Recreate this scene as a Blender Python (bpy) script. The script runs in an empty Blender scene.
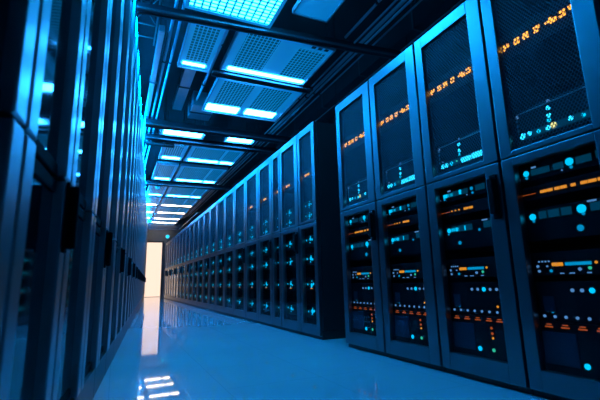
import bpy, bmesh, math, random
from mathutils import Vector, Matrix
random.seed(4)
S = bpy.context.scene
COL = S.collection

# ------------------------------------------------------------------ measures
CAM_H = 0.5918
D = 1.9095          # distance of the right hand rack fronts from the camera axis
W = 0.5965          # width of a near rack
Y0 = 3.2868         # far end of the near block
YF = 3.7764         # near end of the far block
YE = 18.525         # far end of the far block
YEND = 21.0         # end wall
ZC = 3.35           # underside of the suspended ceiling panels
ZS = 4.05           # slab above
YAW, PITCH, ROLL = 0.4277, 0.1985, -0.0257

# ------------------------------------------------------------------ camera
cd = bpy.data.cameras.new('camera')
cam = bpy.data.objects.new('camera', cd)
COL.objects.link(cam)
fw = Vector((math.sin(YAW)*math.cos(PITCH), math.cos(YAW)*math.cos(PITCH), math.sin(PITCH)))
r0 = Vector((math.cos(YAW), -math.sin(YAW), 0)); u0 = r0.cross(fw)
rr = r0*math.cos(ROLL) + u0*math.sin(ROLL); uu = -r0*math.sin(ROLL) + u0*math.cos(ROLL)
cam.matrix_world = Matrix(((rr.x, uu.x, -fw.x, 0), (rr.y, uu.y, -fw.y, 0), (rr.z, uu.z, -fw.z, CAM_H), (0, 0, 0, 1)))
cd.sensor_width = 36.0
cd.lens = 36.0*400.78/600.0
cd.clip_start = 0.02
cd.dof.use_dof = True
cd.dof.focus_distance = 5.0
cd.dof.aperture_fstop = 3.2
S.camera = cam

# ------------------------------------------------------------------ world, exposure
wd = bpy.data.worlds.new('world'); S.world = wd; wd.use_nodes = True
bg = wd.node_tree.nodes.get('Background') or wd.node_tree.nodes.new('ShaderNodeBackground')
bg.inputs['Color'].default_value = (0.01, 0.12, 0.4, 1)
bg.inputs['Strength'].default_value = 0.012
S.view_settings.view_transform = 'Standard'
S.view_settings.look = 'None'
S.view_settings.exposure = 0.14
S.view_settings.gamma = 1.0
S.view_settings.use_curve_mapping = False
S.cycles.use_denoising = True
S.cycles.max_bounces = 8
S.cycles.transparent_max_bounces = 24
S.cycles.sample_clamp_indirect = 4.0

# light levels of the room's own lamps (all of them are glowing meshes)
BLUE = (0.008, 0.30, 1.0)
E_STRIP, E_LED, E_PANEL, E_DOOR = 62.0, 48.0, 0.42, 1.1

# ------------------------------------------------------------------ materials
def nodes_of(m):
    m.use_nodes = True
    nt = m.node_tree
    return nt, nt.nodes, nt.links

def pbr(name, col, rough=0.5, metal=0.0, coat=0.0, bump=0.0, bump_scale=60.0, var=0.0, spec=0.5):
    m = bpy.data.materials.new(name); nt, N, L = nodes_of(m)
    b = N['Principled BSDF']
    b.inputs['Base Color'].default_value = (*col, 1)
    b.inputs['Roughness'].default_value = rough
    b.inputs['Metallic'].default_value = metal
    b.inputs['Coat Weight'].default_value = coat
    b.inputs['Specular IOR Level'].default_value = spec
    tc = N.new('ShaderNodeTexCoord')
    if var:
        nz = N.new('ShaderNodeTexNoise'); nz.inputs['Scale'].default_value = 3.0; nz.inputs['Detail'].default_value = 5
        L.new(tc.outputs['Object'], nz.inputs['Vector'])
        rp = N.new('ShaderNodeValToRGB')
        rp.color_ramp.elements[0].position = 0.3; rp.color_ramp.elements[1].position = 0.7
        rp.color_ramp.elements[0].color = (*[c*(1-var) for c in col], 1)
        rp.color_ramp.elements[1].color = (*[min(1, c*(1+var)) for c in col], 1)
        L.new(nz.outputs['Fac'], rp.inputs['Fac']); L.new(rp.outputs['Color'], b.inputs['Base Color'])
    if bump:
        nz = N.new('ShaderNodeTexNoise'); nz.inputs['Scale'].default_value = bump_scale
        L.new(tc.outputs['Object'], nz.inputs['Vector'])
        bp = N.new('ShaderNodeBump'); bp.inputs['Strength'].default_value = bump; bp.inputs['Distance'].default_value = 0.01
        L.new(nz.outputs['Fac'], bp.inputs['Height']); L.new(bp.outputs['Normal'], b.inputs['Normal'])
    return m

def glow(name, col, strength):
    m = bpy.data.materials.new(name); nt, N, L = nodes_of(m)
    b = N['Principled BSDF']
    b.inputs['Base Color'].default_value = (0.02, 0.02, 0.02, 1)
    b.inputs['Emission Color'].default_value = (*col, 1)
    b.inputs['Emission Strength'].default_value = strength
    return m

def grid_glow(name, on, off, s_on, s_off, sx, sy, mortar, base=(0.5, 0.5, 0.5)):
    """a lit panel behind a grid of slots: brick texture in object space"""
    m = bpy.data.materials.new(name); nt, N, L = nodes_of(m)
    b = N['Principled BSDF']; b.inputs['Roughness'].default_value = 0.4
    tc = N.new('ShaderNodeTexCoord'); bt = N.new('ShaderNodeTexBrick')
    bt.offset = 0.0; bt.inputs['Scale'].default_value = 1.0
    bt.inputs['Brick Width'].default_value = sx; bt.inputs['Row Height'].default_value = sy
    bt.inputs['Mortar Size'].default_value = mortar; bt.inputs['Mortar Smooth'].default_value = 0.15
    L.new(tc.outputs['Object'], bt.inputs['Vector'])
    mx = N.new('ShaderNodeMixRGB')
    mx.inputs['Color1'].default_value = (*[c*s_on for c in on], 1)
    mx.inputs['Color2'].default_value = (*[c*s_off for c in off], 1)
    L.new(bt.outputs['Fac'], mx.inputs['Fac'])
    L.new(mx.outputs['Color'], b.inputs['Emission Color']); b.inputs['Emission Strength'].default_value = 1.0
    m2 = N.new('ShaderNodeMixRGB'); m2.inputs['Color1'].default_value = (*base, 1); m2.inputs['Color2'].default_value = (0.5, 0.5, 0.5, 1)
    L.new(bt.outputs['Fac'], m2.inputs['Fac']); L.new(m2.outputs['Color'], b.inputs['Base Color'])
    return m

def mesh_sheet(name, col, pitch, hole, rough=0.45):
    """perforated steel: round holes on a staggered grid in object space (sheet lies in the local y-z plane)"""
    m = bpy.data.materials.new(name); nt, N, L = nodes_of(m)
    b = N['Principled BSDF']
    b.inputs['Base Color'].default_value = (*col, 1); b.inputs['Roughness'].default_value = rough; b.inputs['Specular IOR Level'].default_value = 0.1
    tc = N.new('ShaderNodeTexCoord'); sp = N.new('ShaderNodeSeparateXYZ'); L.new(tc.outputs['Object'], sp.inputs[0])
    def mth(op, a, bb=None):
        n = N.new('ShaderNodeMath'); n.operation = op
        for i, v in enumerate((a, bb)):
            if v is None: continue
            if isinstance(v, (int, float)): n.inputs[i].default_value = v
            else: L.new(v, n.inputs[i])
        return n.outputs[0]
    def holes(dy, dz):
        y = mth('SUBTRACT', mth('FRACT', mth('ADD', mth('DIVIDE', sp.outputs['Y'], pitch), dy)), 0.5)
        z = mth('SUBTRACT', mth('FRACT', mth('ADD', mth('DIVIDE', sp.outputs['Z'], pitch*1.5), dz)), 0.5)
        z = mth('MULTIPLY', z, 1.5)
        return mth('LESS_THAN', mth('ADD', mth('MULTIPLY', y, y), mth('MULTIPLY', z, z)), hole*hole)
    h = mth('MAXIMUM', holes(100.0, 100.0), holes(100.5, 100.5))
    tr = N.new('ShaderNodeBsdfTransparent'); mx = N.new('ShaderNodeMixShader')
    L.new(h, mx.inputs[0]); L.new(b.outputs[0], mx.inputs[1]); L.new(tr.outputs[0], mx.inputs[2])
    L.new(mx.outputs[0], N['Material Output'].inputs['Surface'])
    return m

def pane(name, tint, rough=0.05, clear=0.9):
    m = bpy.data.materials.new(name); nt, N, L = nodes_of(m)
    N.remove(N['Principled BSDF'])
    tr = N.new('ShaderNodeBsdfTransparent'); tr.inputs[0].default_value = (*tint, 1)
    gl = N.new('ShaderNodeBsdfGlossy'); gl.inputs['Roughness'].default_value = rough; gl.inputs[0].default_value = (0.9, 0.9, 0.9, 1)
    lw = N.new('ShaderNodeLayerWeight'); lw.inputs['Blend'].default_value = 0.5
    pw = N.new('ShaderNodeMath'); pw.operation = 'POWER'; pw.inputs[1].default_value = 5.0; L.new(lw.outputs['Facing'], pw.inputs[0])
    fr = N.new('ShaderNodeMath'); fr.operation = 'MULTIPLY_ADD'; fr.inputs[1].default_value = 0.6; fr.inputs[2].default_value = 0.015
    L.new(pw.outputs[0], fr.inputs[0])
    mx = N.new('ShaderNodeMixShader')
    L.new(fr.outputs[0], mx.inputs[0]); L.new(tr.outputs[0], mx.inputs[1]); L.new(gl.outputs[0], mx.inputs[2])
    L.new(mx.outputs[0], N['Material Output'].inputs['Surface'])
    return m

M = {
    'frame': pbr('powder_coated_steel', (0.21, 0.235, 0.26), 0.335, 1.0),
    'body': pbr('black_cabinet_steel', (0.010, 0.011, 0.013), 0.5, bump=0.02, bump_scale=200),
    'mesh': mesh_sheet('perforated_door_steel', (0.095, 0.10, 0.12), 0.018, 0.41, 0.5),
    'smoke': pane('smoked_glass', (0.80, 0.84, 0.88), 0.06),
    'black': pbr('black_plastic', (0.008, 0.008, 0.009), 0.4),
    'matte': pbr('matte_black_rubber', (0.006, 0.006, 0.007), 0.9, spec=0.1),
    'chassis': pbr('server_face_steel', (0.006, 0.007, 0.008), 0.55, spec=0.25),
    'bay': pbr('blue_grey_bay_cover', (0.025, 0.05, 0.08), 0.5),
    'rim': pbr('bright_chassis_rim', (0.45, 0.48, 0.5), 0.35, 0.6),
    'door_glass': pbr('dark_cabinet_glass', (0.006, 0.009, 0.013), 0.06, coat=0.0, spec=1.0),
    'left_frame': pbr('cabinet_frame_metal', (0.34, 0.40, 0.42), 0.30, 0.95),
    'left_plinth': pbr('cabinet_plinth_metal', (0.07, 0.08, 0.09), 0.4, 0.3),
    'left_body': pbr('cabinet_carcass_metal', (0.02, 0.022, 0.026), 0.5),
    'slab': pbr('dark_soffit_paint', (0.012, 0.014, 0.018), 0.8, var=0.3),
    'wall': pbr('painted_wall', (0.10, 0.11, 0.13), 0.7, var=0.15, bump=0.05),
    'beam': pbr('dark_channel_steel', (0.020, 0.022, 0.026), 0.45),
    'beam_lip': pbr('grey_channel_lip', (0.10, 0.11, 0.12), 0.45, 0.3),
    'panel': pbr('white_ceiling_panel', (0.72, 0.74, 0.76), 0.5, bump=0.02, bump_scale=120),
    'duct': pbr('galvanised_duct', (0.62, 0.66, 0.70), 0.35, 0.8, var=0.1),
    'pipe': pbr('grey_conduit', (0.72, 0.70, 0.76), 0.35, 0.3),
    'dark_pipe': pbr('black_pipe_lagging', (0.02, 0.02, 0.022), 0.6),
    'orange_cable': pbr('orange_cable_jacket', (0.55, 0.16, 0.03), 0.5),
    'white_plastic': pbr('white_plastic', (0.75, 0.75, 0.75), 0.35),
    'strip': glow('cyan_strip_light', (0.020, 0.32, 1.0), E_STRIP),
    'white_strip': glow('white_strip_light', (1.0, 0.85, 0.68), 13.0),
    'cyan': glow('cyan_indicator', (0.0, 0.62, 1.0), 1.3),
    'cyan_hot': glow('bright_cyan_indicator', (0.02, 0.62, 1.0), 2.4),
    'bay_glow': glow('painted_bay_glow', (0.0, 0.32, 0.62), 0.13),  # weak emission paints faint LED light onto the drive bays, which are no lamps
    'cyan_mid': glow('soft_cyan_bar', (0.0, 0.45, 0.85), 0.75),
    'ice': glow('pale_blue_indicator', (0.18, 0.5, 1.0), 0.6),
    'orange': glow('orange_indicator', (1.0, 0.33, 0.02), 1.0),
    'amber': glow('amber_readout_light', (1.0, 0.40, 0.04), 2.2),
    'orange_dim': glow('red_orange_label_light', (1.0, 0.16, 0.02), 0.5),
    'green': glow('green_indicator', (0.05, 0.9, 0.5), 0.7),
    'yellow': glow('yellow_indicator', (0.9, 0.85, 0.3), 1.1),
    'door_light': glow('lit_door_panel', (1.0, 0.72, 0.56), E_DOOR),
}
M['led_panel'] = grid_glow('led_light_panel', (0.008, 0.36, 1.0), (0.0, 0.25, 0.55), E_LED, 0.8, 0.075, 0.055, 0.012)
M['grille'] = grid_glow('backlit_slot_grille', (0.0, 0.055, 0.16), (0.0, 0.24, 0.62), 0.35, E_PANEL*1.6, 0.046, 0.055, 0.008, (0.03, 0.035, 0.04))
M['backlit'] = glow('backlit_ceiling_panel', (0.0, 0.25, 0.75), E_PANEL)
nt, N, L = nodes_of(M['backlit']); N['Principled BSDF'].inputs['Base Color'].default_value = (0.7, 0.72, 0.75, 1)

def floor_material():
    m = bpy.data.materials.new('polished_floor'); nt, N, L = nodes_of(m)
    b = N['Principled BSDF']
    tc = N.new('ShaderNodeTexCoord')
    nz = N.new('ShaderNodeTexNoise'); nz.inputs['Scale'].default_value = 1.3; nz.inputs['Detail'].default_value = 6
    L.new(tc.outputs['Object'], nz.inputs['Vector'])
    rp = N.new('ShaderNodeValToRGB')
    rp.color_ramp.elements[0].color = (0.44, 0.47, 0.50, 1); rp.color_ramp.elements[1].color = (0.54, 0.57, 0.60, 1)
    L.new(nz.outputs['Fac'], rp.inputs['Fac'])
    bt = N.new('ShaderNodeTexBrick'); bt.offset = 0.0
    bt.inputs['Scale'].default_value = 1.0; bt.inputs['Brick Width'].default_value = 0.6; bt.inputs['Row Height'].default_value = 0.6
    bt.inputs['Mortar Size'].default_value = 0.0015
    L.new(tc.outputs['Object'], bt.inputs['Vector'])
    mx = N.new('ShaderNodeMixRGB'); L.new(bt.outputs['Fac'], mx.inputs['Fac'])
    L.new(rp.outputs['Color'], mx.inputs['Color1']); mx.inputs['Color2'].default_value = (0.36, 0.39, 0.42, 1)
    L.new(mx.outputs['Color'], b.inputs['Base Color'])
    n2 = N.new('ShaderNodeTexNoise'); n2.inputs['Scale'].default_value = 9.0; n2.inputs['Detail'].default_value = 3
    L.new(tc.outputs['Object'], n2.inputs['Vector'])
    mr = N.new('ShaderNodeMapRange'); mr.inputs['To Min'].default_value = 0.02; mr.inputs['To Max'].default_value = 0.05; b.inputs['IOR'].default_value = 1.75
    L.new(n2.outputs['Fac'], mr.inputs['Value']); L.new(mr.outputs['Result'], b.inputs['Roughness'])
    return m
M['floor'] = floor_material()

# ------------------------------------------------------------------ mesh helpers
class MB:
    def __init__(self): self.bm = bmesh.new()
    def box(self, a, b, bevel=0.0):
        x0, y0, z0 = [min(p, q) for p, q in zip(a, b)]; x1, y1, z1 = [max(p, q) for p, q in zip(a, b)]
        r = bmesh.ops.create_cube(self.bm, size=1.0)
        vs = r['verts']
        for v in vs:
            v.co = Vector(((x0+x1)/2 + v.co.x*(x1-x0), (y0+y1)/2 + v.co.y*(y1-y0), (z0+z1)/2 + v.co.z*(z1-z0)))
        if bevel:
            es = list({e for v in vs for e in v.link_edges})
            bmesh.ops.bevel(self.bm, geom=es, offset=min(bevel, 0.45*min(x1-x0, y1-y0, z1-z0)), segments=2, affect='EDGES', profile=0.6)
        return self
    def tube(self, a, b, r, n=12):
        a, b = Vector(a), Vector(b); d = b-a
        res = bmesh.ops.create_cone(self.bm, cap_ends=True, segments=n, radius1=r, radius2=r, depth=d.length)
        m = Matrix.Translation((a+b)/2) @ d.to_track_quat('Z', 'Y').to_matrix().to_4x4()
        bmesh.ops.transform(self.bm, matrix=m, verts=res['verts'])
        return self
    def path(self, pts, r, n=10):
        for p, q in zip(pts, pts[1:]): self.tube(p, q, r, n)
        return self
    def ball(self, c, r, sz=1.0, cut=None):
        res = bmesh.ops.create_uvsphere(self.bm, u_segments=16, v_segments=10, radius=r)
        bmesh.ops.transform(self.bm, matrix=Matrix.Translation(c) @ Matrix.Diagonal((1, 1, sz, 1)), verts=res['verts'])
        return self
    def disc(self, c, r, depth, n=14):
        """short round lens facing -x"""
        c = Vector(c)
        return self.tube(c, c + Vector((-depth, 0, 0)), r, n)
    def build(self, name, mat, parent=None, smooth=False):
        me = bpy.data.meshes.new(name)
        bmesh.ops.recalc_face_normals(self.bm, faces=self.bm.faces[:])
        self.bm.to_mesh(me); self.bm.free()
        me.materials.append(mat)
        if smooth:
            for p in me.polygons: p.use_smooth = True
        o = bpy.data.objects.new(name, me); COL.objects.link(o)
        if parent is not None: o.parent = parent
        return o

def tag(o, label, cat, group=None):
    o['label'] = label; o['category'] = cat
    if group: o['group'] = group
    return o
def thing(name, label, cat, loc=(0, 0, 0), rz=0.0, group=None):
    o = bpy.data.objects.new(name, None); COL.objects.link(o)
    o.location = loc; o.rotation_euler = (0, 0, rz); o.empty_display_size = 0.1
    return tag(o, label, cat, group)
def struct(o):
    o['kind'] = 'structure'; return o
def dup(root, loc, label, group=None):
    r = root.copy(); COL.objects.link(r); r.location = loc; r['label'] = label
    if group: r['group'] = group
    for ch in list(root.children):
        c = ch.copy(); COL.objects.link(c); c.parent = r
        for g in list(ch.children):
            d = g.copy(); COL.objects.link(d); d.parent = c
    return r
ORD = ['first', 'second', 'third', 'fourth', 'fifth', 'sixth', 'seventh', 'eighth', 'ninth', 'tenth', 'eleventh', 'twelfth',
       'thirteenth', 'fourteenth', 'fifteenth', 'sixteenth', 'seventeenth', 'eighteenth', 'nineteenth', 'twentieth',
       'twenty-first', 'twenty-second', 'twenty-third', 'twenty-fourth', 'twenty-fifth', 'twenty-sixth', 'twenty-seventh',
       'twenty-eighth', 'twenty-ninth', 'thirtieth', 'thirty-first', 'thirty-second', 'thirty-third', 'thirty-fourth', 'thirty-fifth', 'thirty-sixth']

# ------------------------------------------------------------------ room shell
XL, XR, YB = -2.0, 3.7, -2.5
struct(MB().box((XL, YB, -0.1), (XR, YEND, 0)).build('floor', M['floor']))
struct(MB().box((XL, YB, ZS), (XR, YEND, ZS+0.15)).build('ceiling', M['slab']))
struct(MB().box((XL-0.15, YB, 0), (XL, YEND, ZS)).build('wall_left', M['wall']))
struct(MB().box((XR, YB, 0), (XR+0.15, YEND, ZS)).build('wall_right', M['wall']))
struct(MB().box((XL-0.15, YB-0.15, 0), (XR+0.15, YB, ZS)).build('wall_front', M['wall']))
DX0, DX1, DZ = 0.95, 1.985, 2.62          # lit door in the end wall
wb = MB(); wb.box((XL, YEND, 0), (DX0, YEND+0.15, ZS)); wb.box((DX1, YEND, 0), (XR, YEND+0.15, ZS)); wb.box((DX0, YEND, DZ), (DX1, YEND+0.15, ZS))
struct(wb.build('wall_back', M['wall']))
dm = MB().box((DX0, YEND+0.03, 0.012), (DX1, YEND+0.08, DZ)).build('door_1', M['door_light']); struct(dm)
fr = MB(); fr.box((DX0-0.07, YEND-0.03, 0), (DX0, YEND+0.0, DZ+0.07)); fr.box((DX1, YEND-0.03, 0), (DX1+0.07, YEND, DZ+0.07)); fr.box((DX0, YEND-0.03, DZ), (DX1, YEND, DZ+0.07))
struct(fr.build('trim_1', M['beam']))
struct(MB().box((DX0, YEND-0.03, 0.0), (DX1, YEND+0.03, 0.012)).build('trim_2', M['beam']))

# ------------------------------------------------------------------ server racks
DOOR_T = 0.045
def door_mesh(w, z0, z1, stile_far, stile_near, top, bot):
    """frame of one door; local y runs 0 (far edge) to -w (near edge), front face at x=0"""
    b = MB(); g = 0.009; bv = 0.004
    ya, yb = -g, -(w-g)
    b.box((0, ya, z0), (DOOR_T, ya-stile_far, z1), bv)
    b.box((0, yb+stile_near, z0), (DOOR_T, yb, z1), bv)
    b.box((0, ya-stile_far, z1-top), (DOOR_T, yb+stile_near, z1), bv)
    b.box((0, ya-stile_far, z0), (DOOR_T, yb+stile_near, z0+bot), bv)
    return b
RB = 1.0            # rack depth
def make_rack(w, H, label, group, handle, loc):
    t = thing('server_rack', label, 'server rack', loc, 0, group)
    sf, sn = (0.070, 0.095) if w > 0.4 else (0.05, 0.05)
    if w < 0.55 and w > 0.4: sf, sn = 0.06, 0.075
    b = MB(); th = 0.012; x0 = DOOR_T + 0.002
    b.box((x0, -0.003, 0.09), (RB, -0.003-th, H-0.004)); b.box((x0, -w+0.003, 0.09), (RB, -w+0.003+th, H-0.004))
    b.box((x0, -0.003-th, H-0.004-th), (RB, -w+0.003+th, H-0.004)); b.box((x0, -0.003-th, 0.09), (RB, -w+0.003+th, 0.09+th))
    b.box((RB-th, -0.003-th, 0.09+th), (RB, -w+0.003+th, H-0.004-th))
    b.build('cabinet_body', M['body'], t)
    MB().box((0.03, -0.004, 0), (RB-0.03, -w+0.004, 0.088)).build('plinth', M['black'], t)
    zs = 1.218
    up = door_mesh(w, zs+0.004, H, sf, sn, 0.085, 0.030).build('upper_door', M['frame'], t)
    MB().box((0.016, -0.006-sf+0.004, zs+0.034-0.006), (0.020, -w+0.006+sn-0.004, H-0.081)).build('mesh_panel', M['mesh'], up)
    lo = door_mesh(w, 0.035, zs-0.004, sf, sn, 0.045, 0.10).build('lower_door', M['frame'], t)
    MB().box((0.016, -0.006-sf+0.004, 0.131), (0.022, -w+0.006+sn-0.004, zs-0.045)).build('glass_pane', M['smoke'], lo)
    if handle:
        h = MB(); yc = -w+0.05
        h.box((-0.012, yc-0.022, 0.90), (0.0, yc+0.022, 1.15), 0.004)
        h.box((-0.042, yc-0.019, 0.925), (-0.010, yc+0.019, 1.125), 0.008)
        hh = h.build('handle', M['matte'], lo)
        MB().disc((-0.012, yc, 1.138), 0.007, 0.004).build('keyhole', M['pipe'], hh)
    return t

XE = 0.052          # equipment faces behind the door front
def unit_base(name, label, cat, w, z0, z1, group, depth=0.62):
    """equipment fills the rack width between the side panels; origin at the rack's far front edge at height z0"""
    t = thing(name, label, cat, (D, 0, z0), 0, group)
    MB().box((XE, -0.016, 0), (XE+depth, -(w-0.016), z1-z0), 0.003).build('chassis', M['chassis'], t)
    for y in (-0.020, -(w-0.032)):
        MB().box((XE-0.003, y-0.012, 0.004), (XE, y, z1-z0-0.004)).build('mounting_ear', M['chassis'], t)
    return t
def lens(t, o, z, z0, r, mat, name='indicator_light'):
    r *= {'ice': 0.75, 'green': 0.75, 'orange': 0.8}.get(mat, 0.9)
    MB().disc((XE, -o, z-z0), r, 0.004).build(name, M[mat], t)
def bar(t, o0, o1, za, zb, z0, mat, name='light_bar', d=0.005):
    MB().box((XE-d, -o0, za-z0), (XE, -o1, zb-z0), 0.002).build(name, M[mat], t)

# segment glyphs of the amber readout, drawn as short strokes on a 3 x 5 cell (not legible in the photo)
GLY = ['012', '1346', '0235', '0156', '0246', '14', '1235', '025', '0135', '36']
def readout(t, z, z0, o_list, hgt, mat='amber'):
    d = 0.006; wd = hgt*0.95; s = hgt*0.28
    for i, o in enumerate(o_list):
        segs = GLY[i % len(GLY)]; b = MB()
        a, c = -o + wd/2, -o - wd/2
        zt, zm, zb = z-z0+hgt/2, z-z0, z-z0-hgt/2
        B = lambda y0_, y1_, q0, q1: b.box((XE-d, y0_, q0), (XE, y1_, q1))
        if '0' in segs: B(a, c, zt-s, zt)
        if '1' in segs: B(a-wd*0.1, c, zm-s/2, zm+s/2)
        if '2' in segs: B(a, c+wd*0.15, zb, zb+s)
        if '3' in segs: B(a, a-s, zm, zt)
        if '4' in segs: B(c+s, c, zm, zt)
        if '5' in segs: B(c+s, c, zb, zm)
        if '6' in segs: B(a, a-s, zb, zm)
        b.build('readout_glyph', M[mat], t)

def near_units(w, cells):
    """the eight pieces of equipment of one near rack; returns [(thing, z0, label stem)]"""
    U = []
    # 1 amber readout panel
    z0 = 1.79; t = unit_base('readout_panel', '', 'display panel', w, z0, 1.95, 'amber readout panels')
    readout(t, 1.872, z0, [0.055, 0.10, 0.165, 0.22, 0.285, 0.345, 0.375, 0.42, 0.47, 0.53], 0.034); U.append((t, z0, 'amber readout panel high'))
    # 2 blade server with bright rim
    z0 = 1.285; t = unit_base('blade_server', '', 'server', w, z0, 1.475, 'blade servers')
    bar(t, 0.10, 0.52, 1.449, 1.456, z0, 'rim', 'top_rim', 0.005)
    bar(t, 0.10, 0.106, 1.34, 1.449, z0, 'rim', 'side_rim', 0.005)
    bar(t, 0.11, 0.52, 1.305, 1.340, z0, 'bay_glow', 'drive_bay_painted_glow', 0.003)  # drive bay block, its dim LED-lit look put in as emission
    for q in range(14): lens(t, 0.13+q*0.028, 1.4525, z0-0.0, 0.0045, 'ice') if q in (0, 2, 3, 6, 7, 9, 12) else None
    for o, z, r, m in ((0.105, 1.44, 0.012, 'ice'), (0.285, 1.462, 0.010, 'ice'), (0.28, 1.425, 0.012, 'cyan_hot'), (0.278, 1.385, 0.012, 'cyan_hot'), (0.275, 1.36, 0.011, 'cyan'),
                       ) + (((0.125, 1.318, 0.017, 'cyan_hot'), (0.16, 1.318, 0.017, 'cyan_hot'), (0.205, 1.318, 0.015, 'cyan'), (0.25, 1.324, 0.009, 'green'), (0.13, 1.348, 0.007, 'ice')) if cells else ((0.125, 1.325, 0.019, 'cyan_hot'), (0.165, 1.328, 0.013, 'cyan_hot'), (0.215, 1.322, 0.012, 'cyan'), (0.295, 1.326, 0.018, 'yellow'), (0.265, 1.322, 0.014, 'cyan_hot'), (0.38, 1.33, 0.014, 'cyan_hot'), (0.44, 1.322, 0.012, 'cyan'), (0.49, 1.335, 0.014, 'cyan_hot'))):
        lens(t, o, z, z0, r, m)
    if cells:
        bar(t, 0.285, 0.365, 1.300, 1.332, z0, 'cyan_hot'); bar(t, 0.372, 0.45, 1.302, 1.336, z0, 'cyan_hot')
    U.append((t, z0, 'rimmed blade server above the middle rail'))
    # 3 server with two cyan lamps
    z0 = 1.075; t = unit_base('rack_server', '', 'server', w, z0, 1.165, 'cyan lit servers')
    bar(t, 0.14, 0.24, 1.10, 1.132, z0, 'bay_glow', 'drive_bay_painted_glow'); bar(t, 0.26, 0.31, 1.10, 1.132, z0, 'bay_glow', 'drive_bay_painted_glow'); bar(t, 0.37, 0.44, 1.10, 1.135, z0, 'bay_glow', 'drive_bay_painted_glow'); bar(t, 0.46, 0.52, 1.105, 1.14, z0, 'bay_glow', 'drive_bay_painted_glow')
    bar(t, 0.145, 0.17, 1.138, 1.147, z0, 'ice', 'name_strip_light')
    for o, z, r, m in ((0.25 if cells else 0.112, 1.118, 0.017, 'cyan'), (0.34, 1.122, 0.012 if cells else 0.021, 'cyan_mid' if cells else 'cyan'), (0.112, 1.094, 0.008, 'cyan_mid'), (0.345, 1.094, 0.008, 'cyan_mid'), (0.07, 1.095, 0.005, 'ice'), (0.30, 1.09, 0.005, 'ice')):
        lens(t, o, z, z0, r, m)
    if cells:
        for q in range(3): bar(t, 0.105+q*0.030, 0.132+q*0.030, 1.102, 1.126, z0, 'cyan')
    U.append((t, z0, 'cyan lit server just below the middle rail'))
    # 4 switch with amber bars
    z0 = 0.975; t = unit_base('network_switch', '', 'network switch', w, z0, 1.045, 'amber switches')
    bar(t, 0.06, 0.15, 1.004, 1.007, z0, 'orange_dim', 'thin_light_line')
    if cells:
        for o in (0.165, 0.195, 0.225): lens(t, o, 1.008, z0, 0.0065, 'orange')
        bars = ((0.265, 0.30), (0.305, 0.335))
    else:
        bars = ((0.175, 0.205), (0.208, 0.24), (0.25, 0.275), (0.278, 0.31), (0.33, 0.352), (0.375, 0.405), (0.408, 0.445), (0.45, 0.50))
    for a, c in bars:
        bar(t, a, c, 1.000, 1.015, z0, 'orange')
    U.append((t, z0, 'amber lit switch'))
    # 5 second cyan server
    z0 = 0.76; t = unit_base('rack_server', '', 'server', w, z0, 0.925, 'cyan lit servers')
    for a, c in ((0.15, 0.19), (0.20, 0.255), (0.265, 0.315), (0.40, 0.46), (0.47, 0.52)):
        bar(t, a, c, 0.87, 0.908, z0, 'bay_glow', 'drive_bay_painted_glow')
    bar(t, 0.39, 0.43, 0.913, 0.921, z0, 'ice', 'name_strip_light')
    for o, z, r, m in ((0.125 if cells else 0.115, 0.885, 0.017 if cells else 0.019, 'cyan'), (0.255 if cells else 0.36, 0.888, 0.017 if cells else 0.023, 'cyan'), (0.118, 0.862, 0.007, 'cyan_mid'), (0.365, 0.864, 0.008, 'cyan_mid'), (0.205 if cells else 0.342, 0.80, 0.013 if cells else 0.017, 'cyan_mid')):
        lens(t, o, z, z0, r, m)
    if cells:
        bar(t, 0.148, 0.215, 0.874, 0.898, z0, 'cyan')
    U.append((t, z0, 'cyan lit server halfway down the lower door'))
    # 6 control unit with cyan bar and amber lamp
    z0 = 0.585; t = unit_base('control_unit', '', 'control unit', w, z0, 0.70, 'control units with cyan bar')
    bar(t, 0.245, 0.365, 0.631, 0.646, z0, 'cyan_mid'); bar(t, 0.18, 0.235, 0.630, 0.647, z0, 'orange')
    for q in range(4): lens(t, 0.115+q*0.017, 0.655, z0, 0.0055, 'ice')
    for o, z, r, m in ((0.105, 0.632, 0.009, 'ice'), (0.11, 0.608, 0.009, 'ice'), (0.155, 0.631, 0.006, 'ice'), (0.172, 0.608, 0.008, 'cyan_mid'), (0.31, 0.612, 0.010, 'ice'), (0.355, 0.616, 0.010, 'green'), (0.385, 0.64, 0.008, 'orange')):
        lens(t, o, z, z0, r, m)
    bar(t, 0.215, 0.235, 0.592, 0.597, z0, 'ice', 'name_strip_light'); bar(t, 0.26, 0.285, 0.592, 0.597, z0, 'ice', 'name_strip_light'); bar(t, 0.34, 0.36, 0.592, 0.597, z0, 'ice', 'name_strip_light')
    U.append((t, z0, 'control unit with cyan bar and amber lamp'))
    # 7 storage unit with a row of dots
    z0 = 0.365; t = unit_base('storage_unit', '', 'storage unit', w, z0, 0.555, 'storage units with dotted lights')
    bar(t, 0.11, 0.165, 0.41, 0.485, z0, 'bay', 'bay_cover')
    for q in range(5): lens(t, 0.26+q*0.044, 0.515, z0, 0.011 if q != 2 else 0.014, 'ice' if q != 2 else 'cyan')
    for q in range(7): lens(t, 0.105+q*0.053, 0.389, z0, 0.0095, 'ice')
    lens(t, 0.125, 0.418, z0, 0.010, 'cyan_mid'); lens(t, 0.15, 0.412, z0, 0.007, 'cyan_mid'); lens(t, 0.43, 0.42, z0, 0.008, 'orange')
    U.append((t, z0, 'storage unit with rows of pale dots'))
    # 8 power unit with amber labels
    z0 = 0.104; t = unit_base('power_unit', '', 'power unit', w, z0, 0.362, 'power units with amber labels')
    for o in (0.12, 0.20, 0.28, 0.36, 0.43):
        bar(t, o-0.020, o+0.020, 0.336, 0.342, z0, 'orange_dim', 'label_light'); bar(t, o-0.012, o+0.014, 0.348, 0.353, z0, 'orange_dim', 'label_light')
    bar(t, 0.08, 0.245, 0.165, 0.315, z0, 'bay', 'cover_plate', 0.005)
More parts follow.
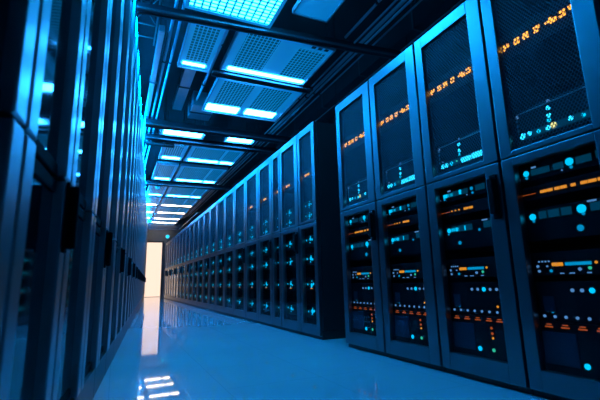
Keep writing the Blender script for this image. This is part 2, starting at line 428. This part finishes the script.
    for o, z, r, m in ((0.05, 0.145, 0.008, 'ice'), (0.275, 0.178, 0.015, 'cyan'), (0.37, 0.18, 0.013, 'green'), (0.37, 0.30, 0.008, 'orange_dim'), (0.372, 0.27, 0.008, 'orange_dim'), (0.374, 0.245, 0.008, 'orange')):
        lens(t, o, z, z0, r, m)
    U.append((t, z0, 'power unit with amber labels at the bottom'))
    return U

NEAR = ['the rack beside the dark gap', 'the second rack from the dark gap', 'the third rack from the dark gap', 'the rack nearest the camera']
RL = ['black server rack beside the dark gap, far end of the near block', 'server rack second from the dark gap in the near block',
      'server rack third from the dark gap, next to the rack nearest the camera', 'large server rack nearest the camera at the right edge']
rack_h = make_rack(W, 2.30, RL[0], 'near server racks', True, (D, Y0, 0))
dup(rack_h, (D, Y0-2*W, 0), RL[2])
rack_p = make_rack(W, 2.30, RL[1], 'near server racks', False, (D, Y0-W, 0))
dup(rack_p, (D, Y0-3*W, 0), RL[3])
for cells, ks in ((False, (3, 0)), (True, (2, 1))):
    for t, z0, stem_ in near_units(W, cells):
        dup(t, (D, Y0-ks[1]*W, z0), f'{stem_} in {NEAR[ks[1]]}')
        t.location = (D, Y0-ks[0]*W, z0); t['label'] = f'{stem_} in {NEAR[ks[0]]}'

# ---- far block
HF = 2.345
fw_list = [0.47, 0.585, 0.31, 0.59, 0.67] + [0.7131]*17
def far_units(w):
    U = []
    def unit(name, cat, z0, z1, where, group):
        t = unit_base(name, '', cat, w, z0, z1, group); U.append((t, z0, where)); return t
    if w < 0.7:
        t = unit('readout_panel', 'display panel', 1.74, 1.86, 'amber readout panel', 'far amber readout panels')
        readout(t, 1.80, 1.74, [0.12, 0.165, 0.21] if w > 0.4 else [0.1, 0.15], 0.026)
    specs = [(1.36, 1.49, 1.44, 'upper cyan server', 0), (1.25, 1.35, 1.31, 'cyan server above the middle rail', 1), (0.97, 1.09, 1.04, 'cyan server below the middle rail', 2),
             (0.76, 0.89, 0.825, 'cyan server halfway down', 3), (0.48, 0.62, 0.55, 'low cyan server', 4), (0.19, 0.33, 0.262, 'bottom cyan server', 5)]
    for z0, z1, z, where, q in specs:
        t = unit('rack_server', 'server', z0, z1, where, 'far servers')
        rnd = random.Random(q*7+int(w*100))
        b = MB()
        for o, r in (((0.10, 0.010), (0.20, 0.020), (0.245, 0.012)) if w > 0.4 else ((0.09, 0.010), (0.15, 0.014))):
            b.disc((XE, -o, z-z0+rnd.uniform(-.010, .010)), r*rnd.uniform(.8, 1.2), 0.004)
        b.disc((XE, -0.19, z-z0-0.032), 0.008, 0.004); b.disc((XE, -0.205, z-z0+0.034), 0.007, 0.004)
        b.build('led_row', M['cyan'], t)
        MB().box((XE-0.003, -0.12, z-z0-0.008), (XE, -0.17, z-z0+0.010)).build('drive_bay_painted_glow', M['bay_glow'], t)  # drive bay with the LED glow painted on by emission
        if q in (4,):
            MB().box((XE-0.004, -0.17, z-z0-0.05), (XE, -0.22, z-z0-0.042)).build('amber_bar', M['orange'], t)
    return U
cache = {}
y = YF
for i, w in enumerate(fw_list):
    yfar = y + w
    lab = f'server rack, {ORD[i]} of the far block counted from the dark gap' if w > 0.4 else 'narrow server rack, third of the far block from the dark gap'
    handle = i % 2 == 1
    key = (round(w, 3), handle)
    if ('r',)+key not in cache:
        cache[('r',)+key] = make_rack(w, HF, lab, 'far server racks', handle and w > 0.4, (D, yfar, 0))
    else:
        dup(cache[('r',)+key], (D, yfar, 0), lab)
    if round(w, 3) not in cache:
        cache[round(w, 3)] = far_units(w)
        for t, z0, where in cache[round(w, 3)]:
            t.location = (D, yfar, z0); t['label'] = f'{where} in the {ORD[i]} rack beyond the dark gap'
    else:
        for t, z0, where in cache[round(w, 3)]:
            dup(t, (D, yfar, z0), f'{where} in the {ORD[i]} rack beyond the dark gap')
    y = yfar

# ------------------------------------------------------------------ left cabinets (their row stands at 4.2 degrees to the right one)
TH = math.radians(4.2); CL = 0.25; HL = 3.28
nrm = Vector((-math.cos(TH), math.sin(TH), 0)); tan = Vector((math.sin(TH), math.cos(TH), 0))
def lp(s): return nrm*CL + tan*s
def make_cabinet(w, label, loc, handle):
    """local: +x looks into the aisle, door front at x = 0, y along the row from 0 to w"""
    t = thing('glass_cabinet', label, 'cabinet', loc, -TH, 'tall glass cabinets along the left')
    MB().box((-0.75, 0.004, 0.0), (-0.05, w-0.004, HL), 0.003).build('cabinet_body', M['left_body'], t)
    MB().box((-0.05, 0.004, 0.0), (-0.012, w-0.004, 0.155), 0.004).build('plinth', M['left_plinth'], t)
    st = 0.072; g = 0.008
    def door(z0, z1, name, pname):
        bv = 0.006
        f = MB().box((-0.049, g, z0), (-0.043, w-g, z1)).build(name, M['left_body'], t)
        for y0_ in (g, w-g-st): MB().box((-0.043, y0_, z0), (0, y0_+st, z1), bv).build('stile', M['left_frame'], f)
        for q0, q1 in ((z1-0.04, z1), (z0, z0+0.04)): MB().box((-0.043, g+st, q0), (-0.024, w-g-st, q1), bv).build('door_rail', M['matte'], f)
        MB().box((-0.042, g+st-0.006, z0+0.036), (-0.030, w-g-st+0.006, z1-0.036)).build('glass_pane', M['door_glass'], f)
        return f
    lo = door(0.165, 0.90, 'lower_door', 'glass_pane')
    up = door(0.91, HL-0.01, 'upper_door', 'glass_pane')
    if handle:
        h = MB(); yc = w-g-st*0.5
        h.box((0, yc-0.020, 0.69), (0.008, yc+0.020, 0.90), 0.002); h.box((0.006, yc-0.015, 0.70), (0.034, yc+0.015, 0.89), 0.008)
        h.build('handle', M['matte'], lo)
    return t
seams = [-0.85, -0.25, 0.33, 0.91, 1.40, 1.97, 2.55, 3.15]
while seams[-1] < 19.5: seams.append(seams[-1]+0.62)
ccache = {}
for i, (a, b) in enumerate(zip(seams, seams[1:])):
    w = round(b-a, 3); p = lp(a)
    vis = i - 2
    lab = f'tall blue-framed glass cabinet, {ORD[i]} along the left side from the camera'
    hd = i % 2 == 1
    if (w, hd) not in ccache: ccache[(w, hd)] = make_cabinet(w, lab, p, hd)
    else: dup(ccache[(w, hd)], p, lab)

# light line along the top of the cabinet row
M['cornice'] = glow('cornice_light_tube', (0.0, 0.30, 1.0), 150.0)
M['cornice_low'] = glow('dimmed_cornice_light_tube', (0.0, 0.30, 1.0), 50.0)
for q in range(7):
    s0, s1 = -0.8+q*2.9, -0.8+(q+1)*2.9-0.04
    p = lp(s0)
    t = thing('cornice_light', f'long cyan light line on top of the left cabinets, {ORD[q]} from the camera', 'light', (p.x, p.y, HL), -TH, 'light lines on the left cabinets')
    MB().box((-0.09, 0, 0.0), (-0.03, s1-s0, 0.06), 0.004).build('housing', M['left_body'], t)
    MB().box((-0.030, 0.01, 0.012), (-0.012, s1-s0-0.01, 0.048), 0.004).build('light_tube', M['cornice_low' if q < 2 else 'cornice'], t)

# ------------------------------------------------------------------ ceiling: panels, strips, beams, pipes
def hanger(t, x0, x1, y0, y1, z):
    b = None
    for x in (x0+0.05, x1-0.05):
        for yy in (y0+0.06, y1-0.06):
            MB().tube((x, yy, z), (x, yy, ZS), 0.006, 8).build('hanger_rod', M['beam'], t)
def panel(label, x0, x1, y0, y1, grilles=(), strips=(), mat='backlit', strip_mat='strip', name='ceiling_panel', z=ZC, group='slotted ceiling panels'):
    t = thing(name, label, 'ceiling panel', ((x0+x1)/2, (y0+y1)/2, z), 0, group)
    cx, cy = (x0+x1)/2, (y0+y1)/2
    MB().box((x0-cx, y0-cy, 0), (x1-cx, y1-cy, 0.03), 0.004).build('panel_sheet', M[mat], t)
    rim = MB(); q = 0.018
    for a, b in (((x0-q, y0-q), (x1+q, y0)), ((x0-q, y1), (x1+q, y1+q)), ((x0-q, y0), (x0, y1)), ((x1, y0), (x1+q, y1))):
        rim.box((a[0]-cx, a[1]-cy, -0.014), (b[0]-cx, b[1]-cy, 0.05))
    rim.build('edge_trim', M['pipe'], t)
    for (a, b, c, d) in grilles:
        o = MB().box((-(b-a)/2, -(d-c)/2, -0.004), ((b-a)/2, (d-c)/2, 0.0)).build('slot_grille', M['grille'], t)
        o.location = ((a+b)/2-cx, (c+d)/2-cy, 0)
    for (a, b, c, d) in strips:
        MB().box((a-cx, c-cy, -0.010), (b-cx, d-cy, -0.0), 0.003).build('light_strip', M[strip_mat], t)
    for x in (x0+0.05-cx, x1-0.05-cx):
        for yy in (y0+0.06-cy, y1-0.06-cy):
            MB().tube((x, yy, 0.028), (x, yy, ZS-z), 0.006, 8).build('hanger_rod', M['beam'], t)
    return t
# bright LED panel overhead
t = thing('led_light', 'bright cyan gridded LED ceiling light nearest the camera', 'ceiling light', (0.93, 3.13, ZC))
MB().box((-0.42, -0.60, -0.010), (0.42, 0.56, 0.03)).build('diffuser', M['led_panel'], t)
rim = MB()
for a, b in (((-0.46, -0.64), (0.46, -0.60)), ((-0.46, 0.56), (0.46, 0.60)), ((-0.46, -0.60), (-0.42, 0.56)), ((0.42, -0.60), (0.46, 0.56))):
    rim.box((a[0], a[1], -0.02), (b[0], b[1], 0.05))
rim.build('edge_trim', M['backlit'], t)
for x in (-0.3, 0.3):
    for yy in (-0.4, 0.4): MB().tube((x, yy, 0.028), (x, yy, ZS-ZC), 0.006, 8).build('hanger_rod', M['beam'], t)

panel('small slotted ceiling panel with short light strip, beside the big one', 0.575, 0.95, 3.91, 4.93, [(0.63, 0.90, 3.99, 4.72)], [(0.61, 0.89, 4.79, 4.845)])
bigp = panel('large slotted ceiling panel with one long light strip', 1.10, 2.27, 3.86, 4.795, [(1.20, 1.60, 3.92, 4.66), (1.86, 2.22, 3.98, 4.66)], [(1.17, 2.25, 4.70, 4.765)])
for q in range(3): MB().box((0.33+q*0.085-0.025, -0.445, -0.006), (0.33+q*0.085+0.025, -0.405, 0.0)).build('small_vent', M['black'], bigp)
panel('slotted ceiling panel with two short bright strips at its far edge', 1.13, 2.37, 4.97, 6.19, [(1.22, 1.66, 5.10, 5.84), (1.78, 2.25, 5.10, 5.84)], [(1.15, 1.66, 5.90, 6.12), (1.78, 2.28, 5.88, 6.08), (1.20, 1.95, 4.985, 5.01)])
panel('wide bright luminaire just past the second beam, aisle middle', 0.60, 1.37, 7.13, 7.52, [], [(0.64, 1.33, 7.17, 7.48)], name='ceiling_luminaire', group='bright luminaires')
panel('bright luminaire past the second beam, above the racks', 1.79, 2.36, 7.08, 7.50, [], [(1.83, 2.32, 7.12, 7.45)], name='ceiling_luminaire', group='bright luminaires')
ys = [(7.98, 9.08), (9.5, 11.02), (11.7, 13.15), (13.4, 14.85), (15.1, 16.45), (16.7, 18.0), (18.2, 19.2), (19.4, 20.6)]
for i, (a, b) in enumerate(ys):
    sm = 'strip' if i < 3 else 'white_strip'
    panel(f'blue ceiling panel above the right side, {ORD[i]} beyond the luminaires', 1.26, 2.36, a, b, [(1.34, 1.98, a+0.12, b-0.3), (2.05, 2.3, a+0.12, b-0.3)], [(1.33, 2.0, b-0.17, b-0.05), (2.06, 2.34, b-0.17, b-0.05)], strip_mat=sm, group='far ceiling panels right')
    panel(f'narrow blue ceiling panel above the aisle, {ORD[i]} beyond the luminaires', 0.72, 1.18, a, b, [(0.78, 1.12, a+0.12, b-0.3)], [(0.77, 1.14, b-0.17, b-0.05)], strip_mat=sm, group='far ceiling panels left')
panel('plain blue ceiling panel at top, right of the bright LED light', 1.62, 2.02, 1.9, 3.58, name='ceiling_panel', z=3.50)
panel('dim ceiling panel at the top between LED light and plain panel', 1.42, 1.56, 1.9, 3.5, name='ceiling_panel', z=3.62)

def beam(label, y, x0, x1, z=3.27, h=0.10, d=0.13):
    t = thing('ceiling_beam', label, 'beam', ((x0+x1)/2, y, z), 0, 'cross beams under the ceiling')
    l = (x1-x0)/2
    MB().box((-l, -d/2, 0), (l, d/2, h), 0.004).build('channel', M['beam'], t)
    MB().box((-l, -d/2-0.012, -0.012), (l, -d/2+0.008, 0.012)).build('near_lip', M['beam_lip'], t)
    MB().box((-l, d/2-0.008, -0.012), (l, d/2+0.012, 0.012)).build('far_lip', M['beam_lip'], t)
    for x in (-l+0.2, -l*0.3, l*0.3, l-0.2): MB().tube((x, 0, h), (x, 0, ZS-z), 0.008, 8).build('hanger_rod', M['beam'], t)
    return t
XB0 = -0.05
b1 = beam('dark cross beam nearest the camera, running under the ceiling', 3.75, XB0, 3.4, z=3.30, h=0.07, d=0.07); b1.rotation_euler = (0, 0, math.radians(-5))
beam('thin dark cross beam between the two large slotted panels', 4.88, 1.0, 2.45, z=3.31, h=0.05, d=0.10)
beam('dark cross beam past the two short bright strips', 6.95, 0.30, 3.4)
beam('dark cross beam at the third row of panels', 7.72, 0.35, 3.4, z=3.30, h=0.08)
beam('dark cross beam before the far ceiling panels', 11.35, 0.60, 3.4)
beam('dark cross beam at the far end over the lit door', 19.3, 1.0, 3.4, z=3.05, h=0.2, d=0.2)

def pipe(label, x, z, r, y0, y1, mat='pipe', name='conduit', clips=True):
    t = thing(name, label, 'pipe', (x, (y0+y1)/2, z), 0, 'pipes along the aisle ceiling')
    l = (y1-y0)/2
    MB().tube((0, -l, 0), (0, l, 0), r, 12).build('tube', M[mat], t, True)
    n = max(2, int(2*l/2.5))
    for q in range(n):
        yy = -l + (q+0.5)*2*l/n
        MB().tube((0, yy, r*0.5), (0, yy, ZS-z), 0.005, 8).build('hanger_rod', M['beam'], t)
        MB().box((-r-0.006, yy-0.012, -r-0.006), (r+0.006, yy+0.012, r+0.006), 0.003).build('clip', M['beam'], t)
    return t
pipe('thin bright conduit along the right edge of the ceiling panels', 2.43, 3.36, 0.012, 1.0, 18.0)
pipe('grey conduit just right of the thin bright one', 2.56, 3.42, 0.022, 1.0, 18.0)
pipe('paired conduit above the near racks, left one', 2.70, 3.50, 0.016, 1.0, 18.0)
pipe('paired conduit above the near racks, right one', 2.80, 3.50, 0.012, 1.0, 18.0)
pipe('rightmost thin conduit above the rack tops', 3.08, 3.38, 0.010, 1.0, 18.0)
pipe('short bright conduit at the top right, ending at the nearest beam', 2.29, 3.38, 0.016, 1.0, 3.62)
pipe('single conduit in the gap between the slotted panels', 1.02, 3.50, 0.02, 3.9, 6.15)
pipe('leftmost grey conduit beside the blue duct over the aisle', 0.40, 3.42, 0.018, 1.0, 17.0)
pipe('second grey conduit from the left over the aisle', 0.475, 3.42, 0.016, 1.0, 17.0)
pipe('black lagged pipe high above the large slotted panels', 1.50, 3.86, 0.05, 1.0, 17.0, 'dark_pipe')

def duct(label, x0, x1, z0, z1, y0, y1, mat='duct'):
    t = thing('air_duct', label, 'duct', ((x0+x1)/2, (y0+y1)/2, z0), 0, 'ducts above the aisle')
    w, l, h = (x1-x0)/2, (y1-y0)/2, z1-z0
    MB().box((-w, -l, 0), (w, l, h), 0.006).build('duct_body', M[mat], t)
    n = max(2, int(2*l/1.2))
    for q in range(1, n):
        yy = -l+q*2*l/n
        MB().box((-w-0.012, yy-0.015, -0.012), (w+0.012, yy+0.015, h+0.012)).build('flange', M['beam_lip'], t)
    for yy in (-l+0.3, l-0.3): MB().tube((0, yy, h), (0, yy, ZS-z0), 0.008, 8).build('hanger_rod', M['beam'], t)
    return t
duct('slim blue duct over the left edge of the aisle', 0.275, 0.34, 3.38, 3.46, 4.3, 17.0)
duct('narrow blue duct seen past the small slotted panel', 0.72, 0.88, 3.60, 3.72, 5.1, 6.9)
duct('broad duct crossing over the gap behind the slotted panels', 0.98, 1.35, 3.45, 3.70, 6.25, 6.85)
duct('wide dark duct high above the right racks', 3.16, 3.56, 3.6, 3.95, 1.0, 18.0, 'beam')

# cable ladder with crossed braces at the left end of the first beam
t = thing('cable_ladder', 'dark cable ladder with crossed braces, top left of the ceiling', 'cable ladder', (0.13, 4.15, 3.45))
for x in (-0.12, 0.12): MB().box((x-0.008, -0.4, 0), (x+0.008, 0.6, 0.03)).build('side_rail', M['beam_lip'], t)
for yy in (-0.3, -0.05, 0.2, 0.45): MB().box((-0.12, yy-0.008, 0.004), (0.12, yy+0.008, 0.016)).build('rung', M['beam_lip'], t)
MB().tube((-0.11, -0.28, 0.012), (0.11, 0.18, 0.012), 0.006, 8).build('brace', M['beam_lip'], t)
MB().tube((0.11, -0.28, 0.022), (-0.11, 0.18, 0.022), 0.006, 8).build('brace', M['beam_lip'], t)
for x, yy in ((-0.12, -0.35), (0.12, -0.35), (-0.12, 0.55), (0.12, 0.55)): MB().tube((x, yy, 0.02), (x, yy, ZS-3.45), 0.005, 8).build('hanger_rod', M['beam'], t)

# dome sensors
def dome(label, x, yy, z, r):
    t = thing('dome_camera', label, 'camera', (x, yy, z), 0, 'dome cameras under the ceiling')
    MB().ball((0, 0, 0), r).build('dome', M['white_plastic'], t, True)
    MB().tube((0, 0, r*0.6), (0, 0, r*0.6+0.03), r*0.9, 16).build('collar', M['pipe'], t, True)
    MB().tube((0, 0, r*0.6+0.03), (0, 0, ZS-z), 0.010, 8).build('hanger_rod', M['beam'], t)
dome('round white dome camera below the third beam', 1.06, 7.86, 3.30, 0.055)
dome('round white dome camera further off over the aisle', 0.92, 11.5, 3.24, 0.08)

# black pipe stubs left of the dome camera
def stub(label, yy, z, r, x0, x1, mat):
    t = tag(MB().tube((x0, yy, z), (x1, yy, z), r, 14).build('cross_pipe', M[mat], None, True), label, 'pipe', 'cross pipes')
stub('thick black pipe stub crossing just past the two luminaires', 7.84, 3.25, 0.045, 0.36, 0.88, 'dark_pipe')
# orange cables at the far right end of the ceiling
t = thing('cable_tray', 'cable tray with orange cables above the far racks', 'cable tray', (2.60, 16.5, 2.98))
MB().box((-0.16, -2.5, 0), (0.16, 2.2, 0.02)).build('tray', M['beam'], t)
for q in range(5):
    x = -0.12+q*0.06
    MB().path([(x, -2.45+0.1*i, 0.035+0.012*math.sin(i*0.9+q)) for i in range(47)], 0.018, 6).build('cable', M['orange_cable'], t)
for yy in (-2.2, -0.2, 1.9): 
    for x in (-0.15, 0.15): MB().tube((x, yy, 0.01), (x, yy, ZS-2.98), 0.006, 8).build('hanger_rod', M['beam'], t)
# small cyan lamp over the lit door
t = thing('bulkhead_lamp', 'small round cyan lamp on the wall above the lit door', 'lamp', (2.22, YEND, 2.92))
MB().tube((0, 0, 0), (0, -0.05, 0), 0.10, 16).build('base', M['pipe'], t)
MB().tube((0, -0.05, 0), (0, -0.08, 0), 0.085, 16).build('lens', M['cyan'], t)
